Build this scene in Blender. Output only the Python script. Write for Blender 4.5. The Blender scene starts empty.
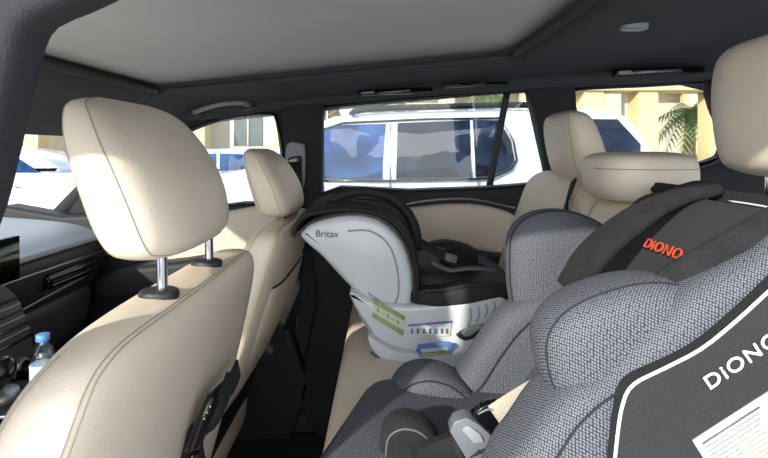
import bpy, bmesh, math, random
from mathutils import Vector, Matrix
random.seed(4)
F=500.0; H=1.45
S=bpy.context.scene
def at(h,v,d): return Vector(((h-384)*d/F, d, H+(150-v)*d/F))
def lin(c):
    def f(x):
        x/=255.0
        return x/12.92 if x<=.04045 else ((x+.055)/1.055)**2.4
    return (f(c[0]),f(c[1]),f(c[2]),1)
# ---------------------------------------------------------------- materials
def mat(name,c,rough=.6,metal=0,bump=0,bscale=200,var=0,vscale=8,coat=0,spec=.5):
    m=bpy.data.materials.new(name); m.use_nodes=True
    nt=m.node_tree; b=nt.nodes['Principled BSDF']
    col=lin(c)
    b.inputs['Base Color'].default_value=col
    b.inputs['Roughness'].default_value=rough
    b.inputs['Metallic'].default_value=metal
    b.inputs['Specular IOR Level'].default_value=spec
    b.inputs['Coat Weight'].default_value=coat
    tc=nt.nodes.new('ShaderNodeTexCoord')
    n=nt.nodes.new('ShaderNodeTexNoise'); n.inputs['Scale'].default_value=vscale; n.inputs['Detail'].default_value=4
    nt.links.new(tc.outputs['Object'],n.inputs['Vector'])
    r=nt.nodes.new('ShaderNodeValToRGB')
    k=var if var else .03
    r.color_ramp.elements[0].position=.3; r.color_ramp.elements[1].position=.7
    r.color_ramp.elements[0].color=(col[0]*(1-k),col[1]*(1-k),col[2]*(1-k),1)
    r.color_ramp.elements[1].color=(min(1,col[0]*(1+k)),min(1,col[1]*(1+k)),min(1,col[2]*(1+k)),1)
    nt.links.new(n.outputs['Fac'],r.inputs['Fac']); nt.links.new(r.outputs['Color'],b.inputs['Base Color'])
    if bump:
        v=nt.nodes.new('ShaderNodeTexVoronoi'); v.inputs['Scale'].default_value=bscale
        nt.links.new(tc.outputs['Object'],v.inputs['Vector'])
        bp=nt.nodes.new('ShaderNodeBump'); bp.inputs['Strength'].default_value=bump; bp.inputs['Distance'].default_value=.002
        nt.links.new(v.outputs['Distance'],bp.inputs['Height']); nt.links.new(bp.outputs['Normal'],b.inputs['Normal'])
    return m
def meshmat(name,c1,c2,scale):
    """woven dot mesh: dots laid on u = x - y, v = z + (x+y)/2 so the weave never degenerates on curved pads"""
    m=bpy.data.materials.new(name); m.use_nodes=True
    nt=m.node_tree; b=nt.nodes['Principled BSDF']; b.inputs['Roughness'].default_value=.75
    tc=nt.nodes.new('ShaderNodeTexCoord'); L=nt.links.new
    def dot(vec):
        d=nt.nodes.new('ShaderNodeVectorMath'); d.operation='DOT_PRODUCT'
        L(tc.outputs['Object'],d.inputs[0]); d.inputs[1].default_value=vec; return d.outputs['Value']
    cx=nt.nodes.new('ShaderNodeCombineXYZ')
    L(dot((1,-1,0)),cx.inputs[0]); L(dot((.5,.5,1)),cx.inputs[1])
    v=nt.nodes.new('ShaderNodeTexVoronoi'); v.voronoi_dimensions='2D'; v.inputs['Scale'].default_value=scale; v.inputs['Randomness'].default_value=.25
    r=nt.nodes.new('ShaderNodeValToRGB')
    r.color_ramp.elements[0].position=.18; r.color_ramp.elements[0].color=lin(c2)
    r.color_ramp.elements[1].position=.52; r.color_ramp.elements[1].color=lin(c1)
    L(cx.outputs[0],v.inputs['Vector'])
    L(v.outputs['Distance'],r.inputs['Fac']); L(r.outputs['Color'],b.inputs['Base Color'])
    return m
def glassmat(name,tint,gl=.06):
    m=bpy.data.materials.new(name); m.use_nodes=True; nt=m.node_tree; nt.nodes.clear()
    o=nt.nodes.new('ShaderNodeOutputMaterial'); t=nt.nodes.new('ShaderNodeBsdfTransparent'); t.inputs[0].default_value=(*tint,1)
    g=nt.nodes.new('ShaderNodeBsdfGlossy'); g.inputs['Roughness'].default_value=.02
    x=nt.nodes.new('ShaderNodeMixShader'); x.inputs[0].default_value=gl
    nt.links.new(t.outputs[0],x.inputs[1]); nt.links.new(g.outputs[0],x.inputs[2]); nt.links.new(x.outputs[0],o.inputs[0])
    return m
LEATHER=mat('beige_leather',(225,213,194),.46,bump=.12,bscale=420,var=.03,vscale=14)
LEATHER2=mat('pale_leather',(229,220,204),.5,bump=.12,bscale=420)
SEAM=mat('seam_thread',(176,162,142),.8)
BLACKP=mat('black_plastic',(38,39,42),.5,bump=.15,bscale=500)
DOORB=mat('black_door_trim',(24,25,27),.6,bump=.15,bscale=500)
BLACKG=mat('gloss_black',(14,15,17),.15)
HEAD=mat('charcoal_headliner',(66,67,71),.95,bump=.2,bscale=600,var=.05,vscale=30)
PILLAR=mat('pillar_cloth',(44,46,50),.9,bump=.2,bscale=600)
SHADE=mat('grey_sunshade_cloth',(206,208,208),.95,bump=.12,bscale=500,var=.02,vscale=20)
CARPET=mat('black_carpet',(20,20,22),1,bump=.6,bscale=300)
CHROME=mat('chrome',(225,225,228),.15,1)
SILVER=mat('satin_silver',(150,152,155),.35,.8)
MESH=meshmat('grey_mesh_fabric',(35,37,43),(112,117,127),345)
PLUSH=mat('black_plush',(30,30,33),1,bump=.8,bscale=350,var=.35,vscale=45)
SHELLB=mat('black_side_fabric',(34,35,38),.85,bump=.4,bscale=500)
PIPE=mat('white_piping',(232,234,236),.5)
WHITEP=mat('white_plastic',(204,210,214),.3)
GREYP=mat('grey_plastic',(150,156,160),.4)
BUCK=mat('grey_buckle',(104,108,114),.35)
BSEAT=mat('black_seat_cover',(29,29,31),.7,bump=.5,bscale=350,var=.2,vscale=40)
BROWNB=mat('dark_brown_trim',(54,44,41),.5)
TAN=mat('tan_webbing',(172,166,152),.8,bump=.6,bscale=500)
BELT=mat('black_webbing',(20,20,23),.8,bump=.5,bscale=500)
RED=mat('red_print',(226,84,52),.6)
WTXT=mat('white_print',(240,240,240),.6)
DKTXT=mat('grey_print',(88,91,95),.6)
PAPER=mat('label_paper',(204,206,204),.6)
GREEN=mat('green_print',(150,168,110),.6)
BLUE=mat('blue_print',(84,126,190),.6)
YEL=mat('yellow_print',(214,204,92),.6)
DASH=mat('dash_top_painted_glare',(166,169,172),.5,bump=.2,bscale=300)  # dash top colour lightened to hold windscreen glare and sun
DGP=mat('dark_grey_plastic',(60,62,66),.5,bump=.15,bscale=500)
GLASS=glassmat('window_glass',(.93,.96,.95),.04)
BOT=glassmat('bottle_plastic',(.75,.86,.92),.15)
BCAP=mat('blue_cap',(90,150,210),.4)
# ---------------------------------------------------------------- mesh tools
def new_obj(name,me,m,parent=None,smooth=True,label=None):
    o=bpy.data.objects.new(name,me); S.collection.objects.link(o)
    if m: me.materials.append(m)
    if smooth:
        for p in me.polygons: p.use_smooth=True
    if parent:
        o.parent=parent; o.matrix_parent_inverse=Matrix.Translation(parent.location).inverted()
    if label: o['label']=label
    return o
def thing(name,label,cat,loc,group=None):
    e=bpy.data.objects.new(name,None); e.location=loc; e.empty_display_size=.05
    S.collection.objects.link(e); e['label']=label; e['category']=cat
    if group: e['group']=group
    return e
def tag(o,label,cat,group=None):
    o['label']=label; o['category']=cat
    if group: o['group']=group
    return o
def struct(o,label=None):
    o['kind']='structure'; o['category']='car interior'
    if label: o['label']=label
    return o
def crc(p,sub,closed=True):
    n=len(p); out=[]
    rng=range(n if closed else n-1)
    for i in rng:
        if closed: a,b,c,d=p[i-1],p[i],p[(i+1)%n],p[(i+2)%n]
        else: a,b,c,d=p[max(i-1,0)],p[i],p[i+1],p[min(i+2,n-1)]
        for k in range(sub):
            t=k/sub
            out.append(.5*((2*b)+(c-a)*t+(2*a-5*b+4*c-d)*t*t+(3*b-a-3*c+d)*t**3))
    if not closed: out.append(p[-1].copy())
    return out
def mk(verts,faces):
    me=bpy.data.meshes.new('m'); me.from_pydata([tuple(v) for v in verts],[],faces); me.update()
    bm=bmesh.new(); bm.from_mesh(me); bmesh.ops.recalc_face_normals(bm,faces=bm.faces); bm.to_mesh(me); bm.free()
    return me
def rings2mesh(rings,capA=True,capB=True):
    n=len(rings[0]); V=[v for r in rings for v in r]; Fs=[]
    for i in range(len(rings)-1):
        for j in range(n):
            a=i*n+j; b=i*n+(j+1)%n
            Fs.append((a,b,b+n,a+n))
    if capA: Fs.append(tuple(range(n))[::-1])
    if capB: Fs.append(tuple(range((len(rings)-1)*n,len(rings)*n)))
    return mk(V,Fs)
def slab_w(name,xz,y0,y1,bev,m,parent=None,sub=4,warp=None,label=None):
    """closed outline in the X/Z plane, extruded along Y with rounded edges"""
    p=[Vector((a,b)) for a,b in xz]
    if sub>1: p=crc(p,sub)
    n=len(p); A=sum(p[i].x*p[(i+1)%n].y-p[(i+1)%n].x*p[i].y for i in range(n))
    sg=1 if A>0 else -1
    nor=[]
    for i in range(n):
        t=(p[(i+1)%n]-p[i-1]); t.normalize(); nor.append(Vector((-t.y,t.x))*sg)
    rings=[]; K=4
    for s in (0,1):
        for k in range(K+1):
            th=(k/K)*math.pi/2
            if s: th=math.pi/2-th
            ins=bev*(1-math.sin(th)); dy=bev*(1-math.cos(th))
            y=(y0+dy) if not s else (y1-dy)
            rings.append([Vector((p[i].x+nor[i].x*ins,y,p[i].y+nor[i].y*ins)) for i in range(n)])
    if warp: rings=[[warp(v) for v in r] for r in rings]
    return new_obj(name,rings2mesh(rings),m,parent,label=label)
def slab(name,pts,d,thick,bev,m,parent=None,sub=4,warp=None,label=None):
    q=[at(a,b,d) for a,b in pts]
    return slab_w(name,[(v.x,v.z) for v in q],d,d+thick,bev,m,parent,sub,warp,label)
def pillow(name,pts,d,thick,m,parent=None,e=.5,warp=None,label=None,world=False,piping=None,sub=5):
    if world: q=[Vector((a,d,b)) for a,b in pts]
    else: q=[at(a,b,d+thick*.42) for a,b in pts]
    q=crc(q,sub); n=len(q); c=sum(q,Vector())/n
    rings=[]; K=10; ym=d+thick/2
    for k in range(-K,K+1):
        th=k/K*math.pi/2*.985
        s=max(math.cos(th),0)**e; h=math.copysign(abs(math.sin(th))**(e*1.3),th)*thick/2
        rings.append([Vector((c.x+(v.x-c.x)*s,ym+h,c.z+(v.z-c.z)*s)) for v in q])
    if warp: rings=[[warp(v) for v in r] for r in rings]
    o=new_obj(name,rings2mesh(rings),m,parent,label=label)
    if piping:
        r,pm,kk=piping
        tube('piping',rings[K+kk][::2],r,pm,parent,closed=True)
    return o
def loft(name,secs,m,parent=None,U=Vector((1,0,0)),V=Vector((0,1,0)),n=40,sub=4,seams=(),seammat=None,sr=.0009,label=None):
    """secs: (x,y,z,a,b,e); seams: lists of (fraction along, angle) control points"""
    P=[Vector(s[:3]) for s in secs]; Q=[Vector(s[3:6]) for s in secs]
    P=crc(P,sub,False); Q=crc(Q,sub,False); L=len(P)-1
    def pt(f,t,off=0):
        f=max(0,min(L,f)); i=min(int(f),L-1); w=f-i
        q=Q[i].lerp(Q[i+1],w); p=P[i].lerp(P[i+1],w)
        a,b,e=q; a=max(a,.0005)+off; b=max(b,.0005)+off
        c=math.cos(t); s=math.sin(t)
        return p+U*(a*math.copysign(abs(c)**e,c))+V*(b*math.copysign(abs(s)**e,s))
    rings=[[pt(i,2*math.pi*j/n) for j in range(n)] for i in range(L+1)]
    o=new_obj(name,rings2mesh(rings),m,parent,label=label)
    for sm in seams:
        cp=crc([Vector((a,b)) for a,b in sm],12,False)
        pts=[pt(q.x*L,q.y,.0002) for q in cp]
        pp=[pts[0]]
        for q in pts[1:]:
            if (q-pp[-1]).length>.003: pp.append(q)
        if len(pp)>2: tube('stitched_seam',pp,sr,seammat or SEAM,parent,sub=2,n=6)
    return o
def tube(name,pts,r,m,parent=None,closed=False,sub=3,n=8,flat=None,up=None,side=None,label=None):
    """swept round tube, or a flat ribbon when flat=(half width, half thickness); up = ribbon normal, side = fixed width direction"""
    p=[Vector(q) for q in pts]
    if sub>1: p=crc(p,sub,closed)
    N=len(p); rings=[]; prev=None
    for i in range(N):
        if closed: t=p[(i+1)%N]-p[i-1]
        else: t=p[min(i+1,N-1)]-p[max(i-1,0)]
        if t.length<1e-7: t=Vector((1,0,0))
        t.normalize()
        if side is not None: a=Vector(side).cross(t)
        elif up is not None: a=Vector(up)-t*Vector(up).dot(t)
        elif prev is None:
            a=Vector((0,0,1)) if abs(t.z)<.9 else Vector((0,1,0)); a=a-t*a.dot(t)
        else: a=prev-t*prev.dot(t)
        a.normalize(); prev=a; b=t.cross(a)
        if flat:
            w,h=flat
            if h>.005:
                rings.append([p[i]+b*w*math.copysign(abs(math.cos(u))**.6,math.cos(u))+a*h*math.copysign(abs(math.sin(u))**.8,math.sin(u)) for u in [2*math.pi*k/16 for k in range(16)]])
            else:
                rings.append([p[i]+b*w*sx+a*h*sz for sx,sz in ((-1,-.4),(-.9,-1),(.9,-1),(1,-.4),(1,.4),(.9,1),(-.9,1),(-1,.4))])
        else:
            rr=r[i*len(r)//N] if isinstance(r,(list,tuple)) else r
            rings.append([p[i]+(a*math.cos(2*math.pi*k/n)+b*math.sin(2*math.pi*k/n))*rr for k in range(n)])
    if closed: rings.append([v.copy() for v in rings[0]])
    return new_obj(name,rings2mesh(rings,not closed,not closed),m,parent,label=label)
def cyl(name,a,b,r,m,parent=None,n=24,r2=None,label=None):
    a=Vector(a); b=Vector(b); t=(b-a).normalized()
    u=Vector((0,0,1)) if abs(t.z)<.9 else Vector((1,0,0)); u=(u-t*u.dot(t)).normalized(); w=t.cross(u)
    r2=r if r2 is None else r2
    prof=[(0,r*.92),(.04,r),(.96,r2),(1,r2*.92)]
    rings=[[a+(b-a)*f+(u*math.cos(2*math.pi*k/n)+w*math.sin(2*math.pi*k/n))*q for k in range(n)] for f,q in prof]
    return new_obj(name,rings2mesh(rings),m,parent,label=label)
def bake(obj,name,m,parent=None,M=None,label=None):
    dg=bpy.context.evaluated_depsgraph_get(); dg.update()
    me=bpy.data.meshes.new_from_object(obj.evaluated_get(dg))
    me.transform(M if M is not None else obj.matrix_world)
    bpy.data.objects.remove(obj)
    me.materials.clear()
    return new_obj(name,me,m,parent,smooth=False,label=label)
def plate_holes(name,outer,holes,d,thick,bev,m,parent=None):
    cu=bpy.data.curves.new('c','CURVE'); cu.dimensions='2D'; cu.fill_mode='BOTH'
    for k,sp in enumerate([outer]+holes):
        q=[at(a,b,d) for a,b in sp]
        if k: q=crc(q,4)
        s=cu.splines.new('POLY'); s.points.add(len(q)-1)
        for i,v in enumerate(q): s.points[i].co=(v.x,v.z,0,1)
        s.use_cyclic_u=True
    cu.extrude=thick/2; cu.bevel_depth=bev; cu.bevel_resolution=2
    o=bpy.data.objects.new('tmp',cu); S.collection.objects.link(o)
    M=Matrix.Translation((0,d+thick/2,0))@Matrix.Rotation(math.pi/2,4,'X')
    return bake(o,name,m,parent,M)
def text(name,body,size,loc,right,up,m,parent,ext=.0004,bold=0,sp=1.0,wide=1.0,label=None):
    cu=bpy.data.curves.new('t','FONT'); cu.body=body; cu.size=size; cu.extrude=ext; cu.offset=bold
    cu.align_x='CENTER'; cu.align_y='CENTER'; cu.space_character=sp
    o=bpy.data.objects.new('tmp',cu); S.collection.objects.link(o)
    r=Vector(right).normalized(); u=Vector(up); u=(u-r*u.dot(r)).normalized(); n=r.cross(u)
    M=Matrix.Translation(loc)@Matrix((r,u,n)).transposed().to_4x4()@Matrix.Diagonal((wide,1,1,1))
    return bake(o,name,m,parent,M,label)
def box(name,a,b,m,parent=None,bev=.005,label=None):
    x0,y0,z0=a; x1,y1,z1=b
    return slab_w(name,[(x0,z0),(x1,z0),(x1,z1),(x0,z1)],y0,y1,bev,m,parent,sub=1,label=label)

# ================================================================ CAR SHELL
def zc(x,y):
    z=.23+.1*max(x,-.64)
    if x<-.64: z-=(-.64-x)*.45
    if x>1.0: z-=(x-1.0)*.35
    if y>1.5: z-=((y-1.5)/.35)**2*.06
    if y<.45: z-=((.45-y)/.3)**2*.05
    return H+z
xs=[-.92,-.85,-.78,-.71,-.64]+[-.64+i*.1 for i in range(1,10)]+[.36]+[.36+i*.1 for i in range(1,16)]
ys=[.16,.22,.3,.38,.48]+[.48+i*.115 for i in range(1,8)]+[1.4,1.5,1.58,1.66,1.74,1.8,1.86]
V=[];Fc=[];ny=len(ys)
for x in xs:
    for y in ys: V.append((x,y,zc(x,y)))
for i in range(len(xs)-1):
    for j in range(ny-1):
        if -.65<xs[i] and xs[i+1]<.37 and .47<ys[j] and ys[j+1]<1.41: continue
        a=i*ny+j; Fc.append((a,a+ny,a+ny+1,a+1))
me=mk(V,Fc)
ceil=struct(new_obj('ceiling',me,HEAD),'charcoal cloth headliner of the car with a sunroof opening')
sm=ceil.modifiers.new('s','SOLIDIFY'); sm.thickness=.03; sm.offset=1
V=[];Fc=[]
gx=[-.68+i*.107 for i in range(11)]; gy=[.44,.7,.95,1.2,1.44]
for x in gx:
    for y in gy: V.append((x,y,H+.245+.1*x))
for i in range(10):
    for j in range(4):
        a=i*5+j; Fc.append((a,a+5,a+6,a+1))
o=struct(new_obj('trim_1',mk(V,Fc),SHADE),'grey fabric sunroof shade set in the headliner')
sm=o.modifiers.new('s','SOLIDIFY'); sm.thickness=.02; sm.offset=1
def zl(x): return H+.226+.1*x
tr=struct(tube('trim_2',[(-.64,.5,zl(-.64)),(-.63,1.38,zl(-.63)),(-.6,1.4,zl(-.6)),(.33,1.4,zl(.33)),(.36,1.37,zl(.36)),(.36,.5,zl(.36)),(.33,.48,zl(.33)),(-.6,.48,zl(-.6))],.009,HEAD,closed=True,sub=2),'rounded charcoal edging around the sunroof')

outer=[(-40,232),(60,215),(98,160),(128,112),(120,60),(800,20),(860,60),(860,440),(800,440),(-40,440)]
hA=[(118,213),(140,182),(172,142),(198,126),(235,116),(268,114),(277,121),(283,165),(286,200),(280,206),(215,210)]
hB=[(322,116),(330,107),(380,102),(440,97),(522,91),(530,98),(540,140),(548,180),(540,187),(490,191),(410,194),(330,198),(322,190),(321,150)]
hC=[(573,98),(580,89),(650,85),(712,82),(723,88),(726,120),(725,150),(714,160),(680,168),(610,180),(592,160),(580,125)]
w=struct(plate_holes('wall_right',outer,[hA,hB,hC],1.8,.04,.004,PILLAR),'dark window frames and pillars of the car side')
for i,(h,lb_) in enumerate(((hA,'front passenger side window glass'),(hB,'rear door window glass'),(hC,'rear quarter window glass'))):
    struct(slab('window_%d'%(i+1),h,1.825,.004,.001,GLASS),lb_)
for k,h in enumerate((hA,hB,hC)):
    struct(tube('trim_%d'%(3+k),[at(a,b,1.795) for a,b in h],.006,BLACKG,closed=True),'black rubber seal around the window')
struct(tube('trim_6',[at(508,88,1.81),at(498,140,1.81),at(488,194,1.81)],0,BLACKP,flat=(.012,.004),up=(0,1,0)),'black divider bar in the rear door window')
struct(slab('trim_7',[(283,100),(318,98),(322,130),(321,200),(320,262),(322,440),(286,440),(290,262),(286,200),(285,150)],1.74,.07,.012,PILLAR,sub=3),'charcoal pillar cover between the doors')
struct(slab('trim_8',[(528,80),(572,78),(580,120),(598,185),(640,240),(560,260),(548,180),(538,120)],1.75,.06,.02,PILLAR),'charcoal pillar cover behind the rear door')
struct(slab('trim_9',[(716,78),(800,60),(860,200),(760,260),(600,250),(590,190),(650,178),(722,163),(730,140)],1.72,.07,.02,PILLAR),'charcoal rear quarter panel')
struct(tube('trim_10',[at(60,100,1.76),at(130,108,1.76),at(200,112,1.76),at(260,104,1.76),at(330,97,1.76),at(430,88,1.76),at(530,82,1.76),at(650,76,1.76),at(760,72,1.76),at(850,80,1.76)],.028,HEAD),'charcoal headliner edge above the windows')

door=slab('door_1',[(314,196),(410,190),(490,187),(552,183),(600,190),(620,260),(600,440),(318,440),(316,300)],1.70,.09,.015,DOORB,sub=3)
struct(door,'black and beige rear passenger door panel')
slab('door_insert',[(400,212),(425,206),(470,204),(508,212),(524,228),(524,256),(470,250),(430,247),(408,252),(398,235)],1.68,.03,.014,LEATHER,door,label='padded beige leather door insert')
tube('door_trim_strip',[at(395,207,1.68),at(425,201,1.68),at(470,199,1.68),at(515,208,1.68)],.004,SILVER,door)
slab('armrest',[(400,262),(420,256),(470,256),(530,262),(530,285),(400,285)],1.60,.1,.02,DOORB,door)
door2=slab('door_2',[(-40,222),(60,216),(180,211),(284,203),(288,260),(290,330),(290,440),(-40,440)],1.70,.09,.015,DOORB,sub=2)
struct(door2,'black and beige front passenger door panel')
slab('door_insert',[(150,230),(195,219),(240,209),(278,206),(282,228),(262,246),(220,256),(170,262),(140,256)],1.68,.03,.014,LEATHER,door2,label='padded beige leather door insert')
slab('armrest',[(100,275),(180,262),(240,256),(245,275),(180,290),(100,300)],1.60,.1,.02,DOORB,door2)
tube('door_trim_strip',[at(60,262,1.675),at(150,246,1.675),at(200,238,1.675)],.005,SILVER,door2)
bg=thing('seat_belt','dark grey shoulder belt hanging from its pillar guide','seat belt',at(294,165,1.72))
slab('belt_guide',[(286,146),(300,143),(305,150),(304,185),(298,192),(287,188)],1.715,.02,.008,mat('grey_guide',(140,144,149),.6),bg)
slab('belt_slot',[(289,158),(301,156),(301,163),(289,165)],1.71,.01,.002,BLACKG,bg)
tube('belt_webbing',[at(295,162,1.705),at(297,230,1.70),at(290,330,1.68)],0,BELT,bg,flat=(.022,.001),up=(0,1,0))
fl=box('floor',(-1.9,.2,.42),(2.0,1.85,.47),CARPET); struct(fl,'black carpeted car floor')
near=[(-330,-110),(250,-110),(190,-30),(130,2),(98,17),(66,31),(54,50),(46,82),(36,122),(27,162),(16,205),(2,245),(-70,480),(-180,480),(-120,240),(-100,120),(-104,40),(-150,0),(-330,-20)]
nq=[at(a,b,.31) for a,b in near]
struct(slab_w('trim_11',[(v.x,v.z) for v in nq],.275,.31,.010,PILLAR,sub=2),'charcoal cloth door pillar and roof rail')
struct(tube('trim_12',[(v.x-.004,.296,v.z+.004) for v in nq[2:12]],.004,BLACKP),'black rubber door seal')
me=mk([(-.84,.25,H+.09),(-.84,1.78,H+.09),(-1.40,1.78,H-.25),(-1.40,.25,H-.25)],[(0,1,2,3)])
struct(new_obj('window_4',me,GLASS),'sloping front windscreen glass')
struct(tube('trim_13',[(-.80,1.83,H+.12),(-.93,1.82,H+.02),(-1.06,1.82,H-.11),(-1.2,1.81,H-.26)],.028,PILLAR),'charcoal windscreen pillar')
ds=thing('dashboard','dark grey car dashboard with silver trim, screen and vents','dashboard',(-1.2,1.0,.9))
slab_w('dash_top',[(-1.6,H-.36),(-1.45,H-.23),(-1.3,H-.22),(-1.05,H-.24),(-.95,H-.27),(-.94,H-.295),(-1.2,H-.34),(-1.5,H-.5)],.3,1.67,.02,DASH,ds)
slab_w('dash_face',[(-1.5,H-.31),(-1.1,H-.30),(-.945,H-.29),(-.925,H-.33),(-.94,H-.42),(-.98,H-.50),(-1.05,H-.66),(-1.5,H-.7)],.32,1.67,.02,BLACKP,ds)
tube('silver_trim',[(-.922,.35,H-.33),(-.92,1.0,H-.325),(-.922,1.66,H-.33)],.004,SILVER,ds)
tube('silver_trim',[(-.935,1.1,H-.43),(-.93,1.3,H-.41),(-.94,1.66,H-.39)],.004,SILVER,ds)
slab_w('passenger_vent',[(-.96,H-.345),(-.915,H-.345),(-.92,H-.385),(-.96,H-.39)],1.36,1.62,.006,BLACKG,ds)
for k in range(3): tube('vent_slat',[(-.914,1.38,H-.355-.009*k),(-.914,1.60,H-.355-.009*k)],.002,SILVER,ds,sub=1)
slab_w('glovebox_lid',[(-1.0,H-.44),(-.935,H-.44),(-.955,H-.55),(-1.0,H-.58)],1.18,1.6,.012,DGP,ds)
slab_w('centre_stack',[(-1.0,H-.30),(-.87,H-.315),(-.82,H-.40),(-.81,H-.50),(-.86,H-.66),(-1.0,H-.7)],.88,1.16,.015,DGP,ds)
box('display_screen',(-.865,.80,H-.300),(-.85,1.17,H-.20),BLACKG,ds)
for k in range(7):
    z=H-.34-k*.014; x=-.845+.0055*k
    tube('vent_slat',[(x,.92,z),(x,1.15,z)],.0042,SILVER if k%2 else BLACKG,ds,sub=1)
cyl('control_knob',(-.790,1.10,H-.475),(-.82,1.10,H-.475),.018,SILVER,ds)
cyl('control_knob',(-.788,1.10,H-.475),(-.793,1.10,H-.475),.013,BLACKG,ds)
sw=thing('steering_wheel','black leather steering wheel','steering wheel',(-.68,.60,H-.27))
tube('rim',[Vector((-.70-.06*math.sin(a),.60+.185*math.cos(a),H-.27+.175*math.sin(a))) for a in [i*math.pi/8 for i in range(16)]],.015,BLACKP,sw,closed=True)
pillow('hub',[(-.76,H-.33),(-.70,H-.34),(-.69,H-.27),(-.71,H-.20),(-.77,H-.21),(-.79,H-.27)],.53,.14,BLACKP,sw,world=True)
for a in (0,math.pi,-math.pi/2):
    tube('spoke',[(-.73,.60,H-.27),(-.70-.06*math.sin(a),.60+.18*math.cos(a),H-.27+.17*math.sin(a))],.014,SILVER,sw,sub=1)
co=thing('centre_console','black centre console with gear lever and cup holder','console',(-.55,.95,.5))
slab_w('console_body',[(-.78,H-.49),(-.76,H-.475),(-.62,H-.465),(-.45,H-.47),(-.42,H-.52),(-.42,H-.9),(-.78,H-.9)],.87,1.04,.015,BLACKP,co)
tube('silver_edge',[(-.77,.873,H-.48),(-.62,.873,H-.462),(-.46,.873,H-.468)],.004,CHROME,co)
cyl('gear_lever_boot',(-.72,.93,H-.47),(-.72,.93,H-.45),.035,SILVER,co)
loft('gear_lever_knob',[(-.72,.93,H-.445,.01,.01,1),(-.72,.93,H-.43,.020,.024,1),(-.715,.93,H-.41,.026,.028,1),(-.715,.93,H-.39,.018,.02,1),(-.715,.93,H-.386,.004,.004,1)],BLACKG,co)
bo=thing('water_bottle','clear plastic water bottle with pale blue cap in the cup holder','bottle',(-.655,.96,H-.463))
X=-.655;Y=.96
loft('bottle_body',[(X,Y,H-.462,.016,.016,1),(X,Y,H-.456,.021,.021,1),(X,Y,H-.410,.021,.021,1),(X,Y,H-.388,.020,.020,1),(X,Y,H-.372,.011,.011,1),(X,Y,H-.364,.009,.009,1)],BOT,bo)
cyl('bottle_label',(X,Y,H-.440),(X,Y,H-.408),.0216,mat('pale_blue_label',(190,206,222),.5),bo)
cyl('bottle_cap',(X,Y,H-.366),(X,Y,H-.353),.012,BCAP,bo)

gh=thing('grab_handle','grey folding grab handle on the headliner edge','handle',at(222,108,1.7))
tube('handle_bar',[at(193,113,1.72),at(200,110,1.68),at(222,104,1.67),at(243,103,1.68),at(249,106,1.72)],.009,mat('handle_grey',(140,142,144),.6),gh)
for a,b in ((193,113),(247,105)):
    pillow('handle_mount',[(a-6,b-4),(a+6,b-5),(a+7,b+3),(a-6,b+5)],1.70,.03,BLACKP,gh)
for k,(a,b,c,e) in enumerate(((358,90,432,96),(443,84,507,88),(616,69,704,76))):
    v=thing('ceiling_vent','black and silver air vent in the headliner edge','air vent',at((a+c)/2,(b+e)/2,1.7))
    slab('vent_frame',[(a,b),(c,b-3),(c+1,e-4),(a+1,e)],1.69,.03,.004,BLACKG,v,sub=1)
    slab('vent_louvre',[(a+20,b+2),(c-22,b-.5),(c-22,e-5),(a+20,e-2.5)],1.683,.01,.002,SILVER,v,sub=1)
    slab('vent_slot',[(a+3,b+2),(a+16,b+1),(a+16,e-3),(a+3,e-2)],1.684,.01,.002,GREYP,v,sub=1)
rl=thing('reading_light','small white lens lamp on the headliner','lamp',(.5,1.15,H+.27))
loft('lamp_lens',[(.575,1.15,H+.292,.03,.018,.6),(.575,1.15,H+.279,.03,.018,.6),(.575,1.15,H+.276,.026,.014,.6)],GREYP,rl)

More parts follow.
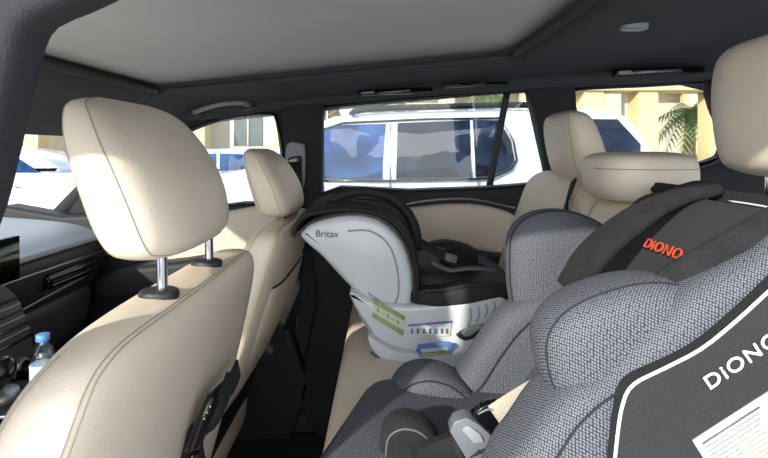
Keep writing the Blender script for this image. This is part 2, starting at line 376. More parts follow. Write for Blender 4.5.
# ================================================================ FRONT SEATS
def front_seat(cx,cy,raise_,label,lean=0,pocket=False,hs=1.0):
    t=thing('front_seat',label,'car seat',(cx-.1,cy,.5))
    z=H
    S1=[(-.008,-.150,.010,.13,.8),(-.006,-.155,.027,.195,.68),(-.005,-.167,.037,.230,.62),(-.010,-.195,.044,.250,.55),(-.026,-.27,.050,.264,.48),(-.055,-.42,.057,.268,.45),(-.095,-.58,.066,.268,.45),(-.145,-.76,.072,.265,.5),(-.165,-.84,.06,.25,.5),(-.17,-.86,.02,.2,.5)]
    if pocket:
        S1=[(-.008,-.150,.010,.13,.8),(-.006,-.155,.027,.195,.65),(-.005,-.165,.040,.228,.6),(-.010,-.19,.050,.244,.56),(-.026,-.27,.056,.254,.52),(-.055,-.42,.060,.255,.5),(-.085,-.53,.060,.245,.5),(-.11,-.60,.045,.22,.5),(-.12,-.62,.02,.2,.5)]
    L=lambda b: lean*(b+.17) if b<-.17 else 0
    loft('backrest',[(cx+a+L(b),cy,z+b-(.02 if pocket else 0),c,d,e) for a,b,c,d,e in S1],LEATHER,t,n=72,sub=5,
         seams=[[(.95,-1.22),(.6,-1.22),(.3,-1.2),(.19,-1.1),(.13,-.8),(.11,-.3),(.11,.3),(.13,.8),(.19,1.1),(.3,1.2),(.6,1.22),(.95,1.22)],
                [(.95,-1.13),(.6,-1.13),(.3,-1.11),(.21,-1.02),(.155,-.76),(.135,-.3),(.135,.3),(.155,.76)],
                [(.95,-1.8),(.5,-1.8),(.15,-1.8)]],sr=.0007)
    if pocket:
        S2=[(-.026,-.285,.056,.21,.4),(-.030,-.31,.058,.22,.4),(-.05,-.40,.064,.222,.4),(-.08,-.50,.060,.215,.4),(-.095,-.54,.045,.2,.4)]
        loft('map_pocket',[(cx+a+L(b)+.003,cy,z+b-.02,c,d,e) for a,b,c,d,e in S2],LEATHER,t,n=64,sub=4,
             seams=[[(0.04,-1.2),(.04,0),(.04,1.2)],[(0.04,-1.2),(.5,-1.25),(.95,-1.25)]],seammat=BLACKP,sr=.003)
        loft('darkened_lower_back',[(cx-.085-.055,cy,z-.53,.055,.252,.4),(cx-.11-.06,cy,z-.58,.058,.25,.4),(cx-.13-.06,cy,z-.66,.06,.24,.4),(cx-.16-.07,cy,z-.80,.06,.24,.4)],DOORB,t)  # lower seatback drawn black, standing in for the dark that hides it
    for s in (-1,1):
        y=cy+s*.07
        cyl('headrest_post',(cx+.002,y,z-.17),(cx+.0,y,z-.07+raise_),.0055,CHROME,t)
        loft('post_bezel',[(cx-.002,y,z-.156,.020,.017,1),(cx-.002,y,z-.147,.020,.017,1),(cx-.002,y,z-.144,.015,.013,1),(cx-.002,y,z-.143,.004,.004,1)],BLACKP,t,n=20)
    r=raise_
    HS=[(-.012,-.114,.012,.06,.75),(-.013,-.108,.034,.098,.7),(-.016,-.088,.046,.116,.68),(-.028,-.042,.047,.127,.68),(-.046,.002,.041,.125,.68),(-.062,.034,.032,.112,.7),(-.071,.049,.021,.095,.75),(-.073,.056,.006,.06,.8)]
    loft('headrest',[(cx+a,cy,z+b+r,c*hs,d*hs,e) for a,b,c,d,e in HS],LEATHER,t,n=56,sub=5,
         seams=[[(.97,-1.35),(.6,-1.35),(.25,-1.3),(.17,-1.0),(.14,-.4),(.14,.4),(.17,1.0),(.25,1.3),(.97,1.35)],[(.97,-2.0),(.5,-2.0),(.15,-2.0)]],sr=.0007)
    cc=cx-.38-lean*.35
    loft('seat_cushion',[(cc,cy,z-.80,.26,.24,.4),(cc,cy,z-.78,.28,.245,.4),(cc,cy,z-.70,.285,.25,.4),(cc,cy,z-.66,.27,.24,.4),(cc,cy,z-.65,.2,.2,.4)],LEATHER,t)
    loft('seat_base',[(cc,cy,.47,.2,.2,.3),(cc,cy,.6,.22,.22,.3),(cc,cy,z-.79,.24,.23,.3)],BLACKP,t)
    return t
fs=front_seat(-.232,.59,0,'beige leather driver seat with raised headrest on chrome posts',lean=.09)
PX=-.252
ps=front_seat(PX,1.31,-.052,'beige leather passenger seat with a map pocket on its back',lean=.14,pocket=True,hs=1.1)
bs=thing('seat_belt','black belt webbing with buckle beside the driver seat','seat belt',(-.19,.6,H-.35))
tube('belt_webbing',[at(238,368,.69),at(231,384,.64),at(214,402,.61),at(203,424,.60),at(186,445,.59),at(180,490,.59)],0,BELT,bs,flat=(.012,.002),up=(1,-.5,.2))
tube('belt_webbing',[at(230,378,.66),at(224,396,.60),at(214,420,.585),at(198,440,.58),at(202,470,.58)],0,BELT,bs,flat=(.009,.002),up=(1,-.2,.5))
tube('belt_buckle',[at(214,396,.585),at(207,412,.575),at(200,430,.572),at(192,452,.57)],0,BLACKG,bs,flat=(.008,.006),up=(1,-.8,.2))
for i in range(3):
    a=at(210-3.0*i,406+6.0*i,.568); cyl('buckle_stud',a,a+Vector((.001,-.002,0)),.0009,YEL,bs,n=10)

# ================================================================ REAR BENCH
rb=thing('rear_bench_seat','beige leather second row bench with three headrests','car seat',(.3,.95,.5))
slab_w('bench_cushion',[(-.085,H-.535),(-.097,H-.48),(-.055,H-.435),(.15,H-.465),(.40,H-.50),(.46,H-.62),(.3,H-.68),(.06,H-.60),(-.04,H-.565)],.36,1.60,.035,LEATHER,rb)
box('bench_frame',(.06,.45,.47),(.5,1.55,H-.66),DOORB,rb)
for (y,wd,zt) in ((.60,.235,-.07),(.965,.12,-.085),(1.345,.24,-.06)):
    SS=[(.50,zt,.01,wd*.6,.6),(.50,zt-.01,.035,wd*.85,.5),(.49,zt-.04,.055,wd*.97,.45),(.47,zt-.12,.065,wd,.42),(.43,zt-.25,.07,wd,.42),(.39,zt-.40,.075,wd,.42),(.37,zt-.5,.06,wd,.42)]
    if y<.7: SS=[(a+.09,b,c,d,e) for a,b,c,d,e in SS]
    loft('bench_backrest',[(a,y,H+b,c,d,e) for a,b,c,d,e in SS],LEATHER,rb,n=48,seams=[[(.15,2.4),(.5,2.4),(.95,2.4)],[(.15,-2.4),(.5,-2.4),(.95,-2.4)]])
def headr(y,x,z0,z1,wd,th,lean):
    hh=z1-z0
    SS=[(0,0,.3,.5),(0,.04,.75,.8),(0,.15,1,.95),(0,.5,1,1),(0,.8,.85,.95),(0,.94,.6,.8),(0,1,.15,.45)]
    loft('bench_headrest',[(x+lean*b,y,H+z0+hh*b,th*c,wd*d,.66) for a,b,c,d in SS],LEATHER,rb,n=48,seams=[[(.2,2.3),(.5,2.3),(.97,2.2)],[(.2,-2.3),(.5,-2.3),(.97,-2.2)]])
    for s in (-1,1): cyl('headrest_post',(x,y+s*wd*.5,H+z0-.05),(x,y+s*wd*.5,H+z0+.03),.006,CHROME,rb)
headr(1.33,.525,-.085,.102,.120,.052,-.045)
headr(.60,.508,-.035,.145,.115,.055,-.02)
loft('bench_headrest',[(.497,.985,H-.100,.05,.02,.7),(.497,.985,H-.094,.072,.080,.65),(.497,.985,H-.07,.088,.098,.6),(.497,.985,H-.035,.090,.100,.6),(.497,.985,H-.014,.084,.094,.65),(.497,.985,H-.005,.06,.065,.7),(.497,.985,H-.003,.03,.03,.8)],LEATHER2,rb,n=48,seams=[[(.5,-3.1),(.5,-2.0),(.5,-1.0),(.5,0),(.5,1.0)]])
tube('tether_strap',[at(574,180,1.2),at(569,195,1.17),at(566,210,1.12),at(575,235,1.08)],0,BELT,rb,flat=(.010,.002),up=(-1,-.3,0))

# ================================================================ WHITE REAR FACING CHILD SEAT
bx=thing('child_seat','white shell rear-facing child seat with black padding and labels','child car seat',at(430,372,1.3))
D=1.10
slab('seat_shell',[(299,234),(308,224),(335,216),(362,215),(384,223),(402,241),(412,268),(413,298),(405,311),(390,315),(368,304),(345,283),(322,258),(306,244)],D,.40,.018,WHITEP,bx)
tube('shell_ridge',[at(a,b,D-.001) for a,b in [(348,231),(370,231),(388,244),(397,268),(398,296),(388,306),(368,293)]],.002,GREYP,bx)
tube('shell_trim',[at(a,b,D)+Vector((0,.20,0)) for a,b in [(294,236),(296,225),(307,215),(332,210),(361,210),(388,218),(406,237),(416,264),(417,300)]],0,BSEAT,bx,flat=(.215,.010),side=(0,1,0))
tube('shell_edge',[at(a,b,D-.014) for a,b in [(294,237),(303,229),(312,222),(336,215),(362,214),(386,222),(404,242),(413,270),(415,298)]],.003,BROWNB,bx)
tube('head_rim',[at(a,b,D+.12) for a,b in [(326,212),(334,199),(356,192),(384,195),(404,208),(415,228),(418,250)]],.012,BSEAT,bx)
pillow('head_wing',[(330,212),(338,201),(360,197),(388,201),(407,216),(415,238),(412,254),(402,244),(388,228),(365,218),(342,214)],D+.12,.05,BROWNB,bx)
pillow('head_wing',[(325,208),(340,194),(370,190),(398,200),(414,222),(420,250),(412,270),(380,260),(345,235)],D+.33,.06,BROWNB,bx)
pillow('back_pad',[(330,218),(350,212),(388,220),(408,242),(418,270),(426,300),(404,304),(380,280),(350,245)],D+.14,.20,BSEAT,bx)
pillow('seat_pad',[(404,262),(430,256),(465,262),(500,270),(514,283),(510,300),(480,306),(440,308),(408,306)],D+.02,.36,BSEAT,bx,e=.35)
pillow('side_bolster',[(412,258),(425,245),(445,240),(470,246),(492,262),(508,276),(500,288),(470,284),(435,290),(414,290)],D+.33,.09,BSEAT,bx,piping=(.002,BROWNB,-5))
pillow('side_bolster',[(411,288),(440,284),(470,279),(500,280),(513,288),(508,300),(470,305),(430,308),(412,304)],D-.02,.10,BSEAT,bx,piping=(.002,BROWNB,-5))
pillow('crotch_pad',[(440,256),(455,246),(472,250),(478,262),(462,272),(446,270)],D+.10,.06,PLUSH,bx)
tube('harness_strap',[at(420,242,1.14),at(440,254,1.13),at(462,266,1.12),at(484,268,1.12)],0,BELT,bx,flat=(.012,.002),up=(0,-.6,1))
tube('harness_strap',[at(432,262,1.11),at(450,270,1.11),at(470,268,1.1),at(496,270,1.11)],0,DKTXT,bx,flat=(.006,.002),up=(0,-.6,1))
slab('chest_clip',[(446,254),(458,257),(456,264),(445,261)],1.10,.02,.003,DKTXT,bx,sub=1)
slab('seat_base',[(350,292),(380,304),(420,306),(460,302),(484,297),(502,297),(509,306),(506,318),(498,330),(488,342),(466,354),(430,358),(396,354),(376,342),(366,326),(356,310)],D-.02,.40,.010,WHITEP,bx,sub=3)
slab('base_foot',[(368,336),(392,350),(430,355),(466,350),(488,338),(502,328),(504,337),(492,354),(466,368),(430,375),(398,371),(376,356)],D-.045,.44,.005,WHITEP,bx,sub=3)
for a,b,c in ((470,308,328),(478,306,324),(486,304,320),(494,302,314)):
    tube('base_rib',[at(a,b,D-.021),at(a+1,(b+c)/2,D-.021),at(a-2,c-2,D-.021)],.0018,GREYP,bx)
tube('base_groove',[at(358,312,D-.02),at(368,328,D-.021),at(378,342,D-.021)],.0022,GREYP,bx)
tube('base_groove',[at(371,352,D-.046),at(396,369,D-.047),at(430,374,D-.048),at(466,367,D-.047),at(492,352,D-.046)],.003,DKTXT,bx)
slab('base_slot',[(456,335),(468,328),(484,324),(492,326),(480,335),(466,341)],D-.024,.02,.002,BLACKP,bx,sub=2)
slab('recline_handle',[(462,334),(472,328),(484,326),(478,331),(468,337)],D-.035,.03,.002,GREYP,bx,sub=2)
slab('instruction_label',[(374,299),(390,308),(405,317),(403,336),(388,328),(372,317)],D-.024,.004,.001,PAPER,bx,sub=1)
slab('instruction_label',[(374,299),(405,317),(404.2,321),(373.7,304)],D-.0265,.003,.0005,GREEN,bx,sub=1)
slab('instruction_label',[(373,313),(403.5,331),(403,336),(372,317)],D-.0265,.003,.0005,GREEN,bx,sub=1)
for (a,b) in ((378,309),(383,312),(388,315),(393,318),(398,321)):
    slab('label_print',[(a-1.3,b-1.2),(a+1.3,b+.5),(a+1.3,b+4),(a-1.3,b+2.2)],D-.0265,.003,.0005,YEL if a%2 else GREEN,bx,sub=1)
slab('instruction_label',[(408,325),(452,321),(450,336),(409,339)],D-.024,.004,.001,PAPER,bx,sub=1)
slab('instruction_label',[(408,325),(452,321),(451.8,322.8),(408,326.8)],D-.0265,.003,.0005,BLUE,bx,sub=1)
for a in (412,418,424,430,436,442,447):
    slab('label_print',[(a-1.2,329),(a+1.2,328.8),(a+1.2,333.5),(a-1.2,333.7)],D-.0265,.003,.0005,DKTXT if a%4 else BLUE,bx,sub=1)
slab('warning_label',[(418,345),(450,342),(454,346),(452,354),(420,357),(416,351)],D-.052,.004,.001,BLUE,bx,sub=1)
slab('warning_label',[(421,349.5),(449,347),(448,350.5),(422,353)],D-.055,.003,.0005,PAPER,bx,sub=1)
slab('warning_label',[(421,354.5),(450,352),(449,354),(422,356)],D-.055,.003,.0005,YEL,bx,sub=1)
text('brand_lettering','Britax',.021,at(327,234,D)+Vector((0,-.0012,0)),(1,0,-.03),(0,0,1),DKTXT,bx,bold=.0001)

# ================================================================ GREY FORWARD FACING CHILD SEAT
dn=thing('child_seat','grey mesh and black forward-facing child seat with white piping','child car seat',at(560,458,.65))
edge=[(610,600),(613,500),(618,440),(624,404),(635,385),(664,370),(702,350),(737,322),(770,292),(804,262),(852,229)]
slab('side_panel',edge+[(930,230),(960,320),(940,600)],.40,.018,.002,SHELLB,dn)
tube('white_piping',[at(a-1,b-1,.401) for a,b in edge],.0014,PIPE,dn)
slab('side_bolster',[(480,600),(500,500),(528,455),(552,420),(582,392),(606,380),(640,345),(690,300),(730,275),(768,255),(830,222),(900,260),(900,420),(700,560),(620,620)],.415,.085,.022,MESH,dn)
tube('bolster_piping',[at(a,b,.414) for a,b in [(520,560),(535,500),(556,460),(575,430),(600,405),(632,384)]],.0010,SHELLB,dn)
nw=[(536,348),(541,322),(562,300),(598,284),(640,275),(684,279),(712,289),(696,312),(658,336),(624,362),(598,385),(566,398),(545,383)]
pillow('head_wing',nw,.425,.085,MESH,dn,e=.55,piping=(.0012,SHELLB,-3))
fw=[(507,252),(512,228),(530,213),(560,209),(592,218),(618,236),(634,256),(612,280),(580,300),(550,322),(525,330),(510,300)]
pillow('head_wing',fw,.80,.075,MESH,dn,e=.6,piping=(.0016,SHELLB,-2))
slab('side_bolster',[(548,298),(520,306),(500,322),(480,350),(462,378),(442,392),(438,420),(470,470),(600,470),(660,400),(650,320),(600,290)],.79,.07,.025,MESH,dn)
tube('bolster_piping',[at(a,b,.789) for a,b in [(560,310),(538,318),(520,332),(500,358),(482,386),(466,402)]],.0016,SHELLB,dn)
slab_w('back_pad',[(.43,H-.085),(.395,H-.13),(.35,H-.20),(.28,H-.29),(.22,H-.38),(.30,H-.45),(.50,H-.42),(.52,H-.12),(.50,H-.085)],.50,.82,.02,MESH,dn)
HPAD=meshmat('charcoal_mesh',(30,32,37),(70,74,81),345)
slab_w('head_pad',[(.44,H-.068),(.40,H-.075),(.36,H-.12),(.325,H-.19),(.345,H-.215),(.40,H-.18),(.47,H-.10)],.52,.80,.02,HPAD,dn)
slab_w('shell_back',[(.455,H-.072),(.48,H-.070),(.515,H-.10),(.51,H-.45),(.46,H-.50),(.45,H-.30)],.44,.86,.015,SHELLB,dn)
tube('shell_piping',[(.440,.84,H-.095),(.448,.78,H-.072),(.452,.70,H-.068)],.0016,PIPE,dn)
tube('shell_piping',[(.452,.66,H-.067),(.452,.60,H-.067),(.452,.52,H-.072),(.44,.47,H-.085)],.0013,PIPE,dn)
tube('reflective_piping',[(.449,.62,H-.070),(.449,.60,H-.070)],.0009,RED,dn)
text('brand_lettering','DiONO',.019,Vector((.3480,.626,H-.1235)),(0,-1,0),(.49,0,.87),RED,dn,bold=.0001,ext=.0007,sp=1.12,wide=1.2)
r30=math.radians(34)
text('brand_lettering','DiONO',.0160,at(742,361,.398),(math.cos(r30),0,math.sin(r30)),(-math.sin(r30),0,math.cos(r30)),WTXT,dn,bold=.0001,sp=1.14,wide=1.18)
def lb(u,v,y):
    a=at(694,442,.397); e1=(at(790,380,.397)-a); e2=(at(730,500,.397)-a); q=a+e1*u+e2*v; q.y=y; return q
slab_w('care_label',[(lb(u,v,.397).x,lb(u,v,.397).z) for u,v in ((0,0),(1.1,0),(1.1,1.0),(0,1.0))],.397,.400,.0004,PAPER,dn,sub=1)
slab_w('care_label',[(lb(u,v,.397).x,lb(u,v,.397).z) for u,v in ((.30,.34),(1.1,.34),(1.1,1.0),(.30,1.0))],.3955,.398,.0004,mat('cream_paper',(206,198,164),.6),dn,sub=1)
rq=random.Random(5)
for i in range(13):
    v=.07+.07*i; u=.05
    tube('label_print',[lb(u,v,.3955),lb(.80-.25*rq.random(),v,.3955)],.00035 if i else .0009,DKTXT,dn,sub=1,n=4)
tube('shoulder_cover',[at(706,188,.69),at(682,195,.68),at(648,210,.655),at(614,234,.64),at(588,260,.635),at(570,290,.64)],0,PLUSH,dn,flat=(.028,.010),up=(-.8,-.2,.55))
tube('shoulder_cover',[at(840,192,.45),at(790,218,.45),at(745,243,.45),at(708,264,.45),at(680,280,.455),at(664,292,.46)],0,PLUSH,dn,flat=(.017,.010),up=(-.35,-.75,.6))
def skew(v):
    k=max(0,min(1,1-(v.x+.09)/.34)); return Vector((v.x+(v.y-.60)*.30*k-.010*k,v.y,v.z))
slab_w('seat_cushion',[(-.080,H-.43),(-.078,H-.385),(-.035,H-.365),(.06,H-.375),(.18,H-.385),(.26,H-.38),(.26,H-.47),(-.05,H-.48)],.44,.82,.03,MESH,dn,warp=skew)
tube('cushion_piping',[skew(Vector(q)) for q in ((-.072,.47,H-.376),(-.070,.60,H-.376),(-.066,.72,H-.376),(-.060,.80,H-.380))],.0014,SHELLB,dn)
pillow('thigh_bolster',[(.005,H-.40),(.025,H-.358),(.07,H-.345),(.12,H-.362),(.15,H-.40),(.13,H-.43),(.03,H-.43)],.76,.09,MESH,dn,world=True,e=.45,piping=(.0014,SHELLB,-6))
pillow('thigh_bolster',[(-.09,H-.42),(-.06,H-.36),(.02,H-.345),(.12,H-.36),(.16,H-.40),(.12,H-.44),(-.04,H-.45)],.42,.09,MESH,dn,world=True,e=.45)
tube('reflective_piping',[skew(Vector(q)) for q in ((-.083,.50,H-.425),(-.085,.65,H-.425),(-.081,.80,H-.425))],.002,RED,dn)
pillow('crotch_pad',[(380,448),(384,424),(402,414),(425,420),(440,440),(436,470),(400,485),(382,470)],.60,.05,PLUSH,dn,piping=(.0012,DKTXT,-6))
pillow('crotch_pad',[(418,455),(440,444),(470,438),(495,444),(500,464),(470,480),(430,478)],.56,.05,PLUSH,dn)
slab('harness_buckle',[(450,432),(455,422),(466,418),(478,424),(492,436),(498,448),(494,460),(482,458),(470,466),(462,452)],.525,.020,.0015,BUCK,dn,sub=1)
slab('buckle_button',[(462,430),(468,426),(480,434),(484,442),(474,444)],.522,.008,.001,mat('pale_button',(138,142,148),.3),dn,sub=1)
for i in range(4):
    tube('buckle_rib',[at(470+5*i,458-2*i,.5235),at(480+4*i,450-1*i,.5235)],.0008,BLACKP,dn,sub=1)
slab('buckle_tongue',[(472,416),(482,407),(496,402),(510,412),(514,424),(503,432),(488,430)],.530,.012,.0015,BLACKG,dn,sub=1)
slab('buckle_tongue',[(492,438),(508,428),(530,430),(540,438),(534,450),(514,455),(500,450)],.527,.014,.0015,BLACKG,dn,sub=1)
tube('buckle_slot',[at(478,414,.528),at(490,409,.528),at(502,414,.528)],.0012,BUCK,dn)
tube('buckle_slot',[at(506,436,.525),at(518,434,.525),at(530,438,.525)],.0012,BUCK,dn)
tube('harness_strap',[at(496,418,.527),at(514,406,.525),at(534,394,.525),at(562,380,.53),at(595,362,.55)],0,TAN,dn,flat=(.014,.0012),up=(-.2,-1,.1))
tube('harness_strap',[at(522,446,.525),at(534,434,.51),at(548,422,.47),at(566,412,.43)],0,TAN,dn,flat=(.010,.0012),up=(-.3,-1,.1))
tube('strap_stitch',[at(500,424,.524),at(518,411,.522),at(538,399,.522),at(566,385,.527)],.0006,DKTXT,dn)
tube('harness_strap',[at(460,448,.54),at(440,454,.56),at(418,464,.585)],0,BELT,dn,flat=(.013,.0012),up=(-.2,-1,.4))

# ================================================================ OUTSIDE
ASPH=mat('asphalt',(160,160,160),.9,var=.1,vscale=3)
o=box('ground',(-60,-20,-.1),(60,60,0),ASPH); tag(o,'pale grey asphalt of the car park','ground'); o['kind']='structure'
WPAINT=mat('white_car_paint',(206,213,223),.25,coat=.6)
CGLASS=mat('car_glass_painted_sky',(40,84,142),.02,metal=.65,var=.75,vscale=3.2)  # blue and dark blotches paint sky and tree reflections into the glass colour
CGLASS2=mat('tinted_glass_painted_trees',(26,40,62),.02,metal=.65,var=.85,vscale=3.6)  # dark tint, with reflected trees painted in as colour noise
TYRE=mat('tyre_rubber',(28,28,30),.9)
DC=4.4
def wp(v):
    b=H-.22
    if v.z>b:
        s=1 if v.y<DC+.95 else -1
        v=Vector((v.x,v.y+s*(v.z-b)*.30,v.z))
    return v
sv=thing('car','white sport utility vehicle with black roof rails, parked alongside','car',(0,5.3,0))
slab('car_body',[(-60,290),(-60,215),(-30,196),(60,184),(180,178),(240,170),(285,142),(315,122),(345,113),(430,109),(520,107),(600,107),(636,114),(658,146),(670,176),(674,230),(670,280),(560,292),(300,295),(60,292)],DC,1.9,.08,WPAINT,sv,warp=wp,sub=3)
slab('side_window',[(262,178),(296,150),(318,131),(340,124),(386,123),(382,179)],DC-.012,.05,.01,CGLASS,sv,sub=1,warp=wp)
slab('side_window',[(396,179),(398,122),(473,119),(472,177)],DC-.012,.05,.01,CGLASS2,sv,sub=1,warp=wp)
slab('side_window',[(476,177),(476,119),(503,119),(514,140),(516,160),(511,168),(492,176)],DC-.012,.05,.01,CGLASS2,sv,sub=1,warp=wp)
slab('side_window',[(585,118),(626,118),(646,144),(644,153),(604,152)],DC-.012,.05,.01,CGLASS2,sv,sub=1,warp=wp)
tube('window_trim',[wp(at(a,b,DC-.012)) for a,b in [(262,180),(380,181),(475,179),(492,178),(512,169),(518,160),(516,140),(504,117),(430,118),(342,122),(315,131)]],.010,BLACKG,sv,sub=1)
tube('roof_rail',[wp(at(350,114,DC-.03)),wp(at(363,108,DC-.03)),wp(at(440,105,DC-.03)),wp(at(530,103,DC-.03)),wp(at(560,108,DC-.03))],.030,BLACKG,sv)
tube('door_seam',[wp(at(391,124,DC-.0)),wp(at(390,178,DC)),at(388,280,DC-.003)],.005,DKTXT,sv,sub=1)
tube('door_seam',[at(478,178,DC-.003),at(480,220,DC-.003),at(465,280,DC-.003)],.005,DKTXT,sv,sub=1)
for a in (362,455):
    tube('door_handle',[at(a-12,188,DC-.01),at(a-8,187,DC-.035),at(a+8,187,DC-.035),at(a+12,188,DC-.01)],.014,WPAINT,sv)
for a in (40,560):
    c=at(a,0,DC); cyl('wheel',(c.x,DC-.02,.36),(c.x,DC+.22,.36),.36,TYRE,sv); cyl('wheel_rim',(c.x,DC-.035,.36),(c.x,DC-.01,.36),.24,SILVER,sv)
def small_car(x,y,paint,label,L=4.3):
    t=thing('car',label,'car',(x,y,0),'cars parked across the street')
    s=L/4.3
    slab_w('car_body',[(x+a*s,b) for a,b in [(-2.15,.35),(-2.15,.7),(-2.0,.85),(-1.2,.95),(1.5,.97),(2.05,.9),(2.15,.6),(2.1,.35),(0,.3)]],y,y+1.75,.1,paint,t,sub=3)
    slab_w('car_cabin',[(x+a*s,b) for a,b in [(-1.3,.92),(-.55,1.4),(.0,1.47),(.8,1.44),(1.7,.95)]],y+.12,y+1.63,.12,paint,t,sub=3)
    slab_w('side_window',[(x+a*s,b) for a,b in [(-1.05,.97),(-.45,1.34),(.1,1.38),(.1,.97)]],y+.09,y+.2,.02,CGLASS,t,sub=1)
    slab_w('side_window',[(x+a*s,b) for a,b in [(.18,.97),(.18,1.38),(.7,1.36),(1.3,.98)]],y+.09,y+.2,.02,CGLASS,t,sub=1)
    for a in (-1.35,1.35):
        cyl('wheel',(x+a*s,y-.02,.32),(x+a*s,y+.2,.32),.32,TYRE,t)
BLUEC=mat('blue_car_paint',(120,158,200),.3,coat=.5); SILC=mat('silver_car_paint',(180,192,204),.3,coat=.5)
small_car(-3.6,10.3,SILC,'silver hatchback parked in front of a building')
small_car(-5.4,13.6,BLUEC,'pale blue saloon parked in front of a building')
small_car(-8.6,10.5,WPAINT,'white saloon parked in front of a building')
small_car(-11.4,13.6,SILC,'silver saloon parked further along the street',4.6)
STUC=mat('cream_stucco',(226,208,172),.9,var=.05,vscale=1.5); STUC2=mat('pale_stucco',(222,214,198),.9,var=.04,vscale=1.5)
DKW=mat('grey_window_glass',(96,106,108),.1)  # plain mid grey glass colour for the building windows
bd=thing('building','cream stucco building with columns and dark windows','building',(0,20,0))
box('building_wall',(-26,19,0),(22,25,7),STUC2,bd,.05)
box('building_cornice',(-26.3,18.2,3.6),(22.3,19.4,4.1),STUC,bd,.04)
for i in range(16):
    x=-25+i*3.0
    box('building_column',(x,18.0,0),(x+.55,18.6,3.7),STUC,bd,.03)
    box('column_base',(x-.1,17.9,0),(x+.65,18.7,.4),STUC2,bd,.03)
for i in range(15):
    x=-23.7+i*3.0
    slab_w('building_window',[(x,1.6),(x+1.1,1.6),(x+1.1,2.7),(x+.95,3.0),(x+.55,3.2),(x+.15,3.0),(x,2.7)],18.95,19.1,.02,DKW,bd,sub=1)
    box('window_mullion',(x+.52,18.9,1.6),(x+.58,18.96,3.15),STUC2,bd,.01)
LEAF=mat('leaf_green',(104,126,66),.8,var=.5,vscale=6)
def hedge(x0,x1,y,h):
    V=[];Fh=[];rr=random.Random(int(x0*10))
    for i in range(900):
        c=Vector((rr.uniform(x0,x1),rr.uniform(y,y+.7),rr.uniform(.05,h)))
        a=rr.uniform(0,6.28); s=.16
        u=Vector((math.cos(a),math.sin(a),rr.uniform(-.6,.6)))*s; w=Vector((-math.sin(a)*.4,.3,rr.uniform(.4,1)))*s*.6
        k=len(V); V+= [c-u,c-w,c+u,c+w]; Fh.append((k,k+1,k+2,k+3))
    me=bpy.data.meshes.new('m'); me.from_pydata([tuple(v) for v in V],[],Fh)
    o=new_obj('hedge',me,LEAF,smooth=False); tag(o,'clipped green hedge along the building','hedge'); o['kind']='stuff'
hedge(-14,-7,16.8,.9); hedge(-6,0,16.9,.8); hedge(3,12,16.8,1.3)
BARK=mat('palm_bark',(120,98,74),.95,bump=1,bscale=20,var=.3,vscale=5)
def palm(x,y,h,label):
    t=thing('palm_tree',label,'palm tree',(x,y,0),'palms by the building')
    tube('trunk',[(x,y,0),(x+.05,y,h*.5),(x+.1,y,h)],[.2,.16,.14,.13],BARK,t,n=10)
    V=[];Fh=[]
    rr=random.Random(int(x*7))
    for k in range(26):
        a=k*2.4; el=rr.uniform(-.3,1.1); L=rr.uniform(1.0,1.5)
        pr=None
        for j in range(15):
            f=j/14; r=L*f*math.cos(el*(1-f*.3)); z=h+L*math.sin(el)*f-1.1*f*f
            c=Vector((x+.1+r*math.cos(a),y+r*math.sin(a),z))
            side=Vector((-math.sin(a),math.cos(a),-.5)); side2=Vector((math.sin(a),-math.cos(a),-.5))
            if pr is not None:
                w=.30*math.sin(math.pi*min(f+.08,1))+.03
                dirv=(c-pr)
                for sd in (side,side2):
                    b=len(V); V+=[pr,pr+dirv*.5,pr+dirv*1.6+sd*w]; Fh.append((b,b+1,b+2))
            pr=c
    me=bpy.data.meshes.new('m'); me.from_pydata([tuple(v) for v in V],[],Fh)
    new_obj('palm_crown',me,LEAF,t,smooth=False)
palm(8.0,13.2,2.5,'short green palm beside a cream column')
palm(-1.6,15.5,4.2,'tall palm in front of the building'); palm(3.0,15,3.2,'leafy palm beside the building'); palm(-9.3,16.3,3.0,'palm beside parked cars')
palm(.4,14.6,3.6,'bushy palm in front of the building')
cb=thing('entrance_portico','yellow cream square columns with a beam','building',(6.8,11,0))
YST=mat('yellow_stucco',(228,208,156),.9)
for x in (4.4,5.6,7.2): 
    box('portico_column',(x,11,0),(x+.45,11.5,3.0),YST,cb,.03)
box('portico_beam',(4.1,10.9,2.75),(8.0,11.6,3.5),YST,cb,.03)

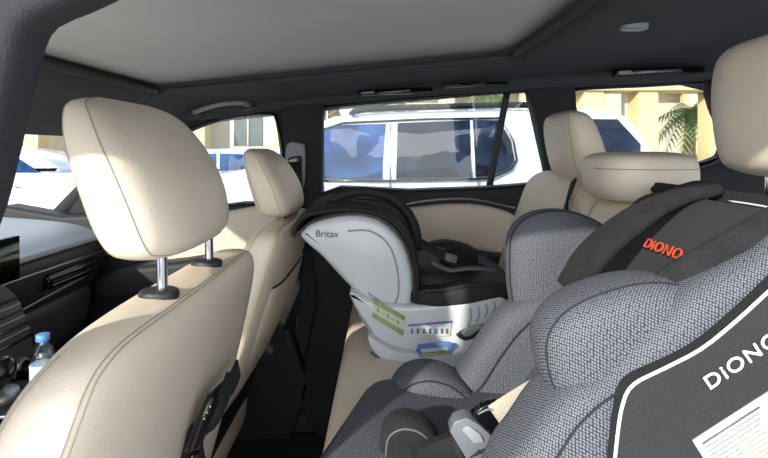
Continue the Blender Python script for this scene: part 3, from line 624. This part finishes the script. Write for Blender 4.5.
# ================================================================ LIGHT
wd=bpy.data.worlds.new('w'); S.world=wd; wd.use_nodes=True; nt=wd.node_tree
bg_=nt.nodes['Background']; bg_.inputs['Strength'].default_value=1.6
tc=nt.nodes.new('ShaderNodeTexCoord'); sx=nt.nodes.new('ShaderNodeSeparateXYZ'); r=nt.nodes.new('ShaderNodeValToRGB')
r.color_ramp.elements[0].position=.05; r.color_ramp.elements[0].color=(.95,.97,1,1)
r.color_ramp.elements[1].position=.6; r.color_ramp.elements[1].color=(.36,.56,.92,1)
nz=nt.nodes.new('ShaderNodeTexNoise'); nz.inputs['Scale'].default_value=5.0; nz.inputs['Detail'].default_value=6
cr=nt.nodes.new('ShaderNodeValToRGB'); cr.color_ramp.elements[0].position=.48; cr.color_ramp.elements[1].position=.58
mx=nt.nodes.new('ShaderNodeMix'); mx.data_type='RGBA'; mx.inputs[7].default_value=(1,1,1,1)
nt.links.new(tc.outputs['Generated'],nz.inputs['Vector']); nt.links.new(nz.outputs['Fac'],cr.inputs['Fac'])
nt.links.new(cr.outputs['Color'],mx.inputs[0])
nt.links.new(tc.outputs['Generated'],sx.inputs[0]); nt.links.new(sx.outputs['Z'],r.inputs[0]); nt.links.new(r.outputs[0],mx.inputs[6]); nt.links.new(mx.outputs[2],bg_.inputs[0])
def light(kind,name,loc,tgt,e,col=(1,1,1),**k):
    l=bpy.data.lights.new(name,kind); l.energy=e; l.color=col
    for a,b in k.items(): setattr(l,a,b)
    o=bpy.data.objects.new(name,l); o.location=loc; S.collection.objects.link(o)
    o.rotation_euler=(Vector(tgt)-Vector(loc)).to_track_quat('-Z','Y').to_euler()
light('SUN','sun',(0,0,5),(1.1,1.8,5-.85),5.5,(1,.94,.84),angle=.02)
light('AREA','added_door_fill',(-.2,-1.3,1.75),(.1,.9,1.3),45,(1,.985,.965),shape='RECTANGLE',size=2.4,size_y=1.4)  # softbox added behind the camera to brighten the interior beyond the sky
# ================================================================ CAMERA
cam=bpy.data.cameras.new('camera'); cam.sensor_width=36; cam.lens=36*F/768; cam.shift_y=-79/768; cam.clip_start=.02
co_=bpy.data.objects.new('camera',cam); co_.location=(0,0,H); co_.rotation_euler=(math.pi/2,0,0); S.collection.objects.link(co_); S.camera=co_
S.view_settings.view_transform='Standard'
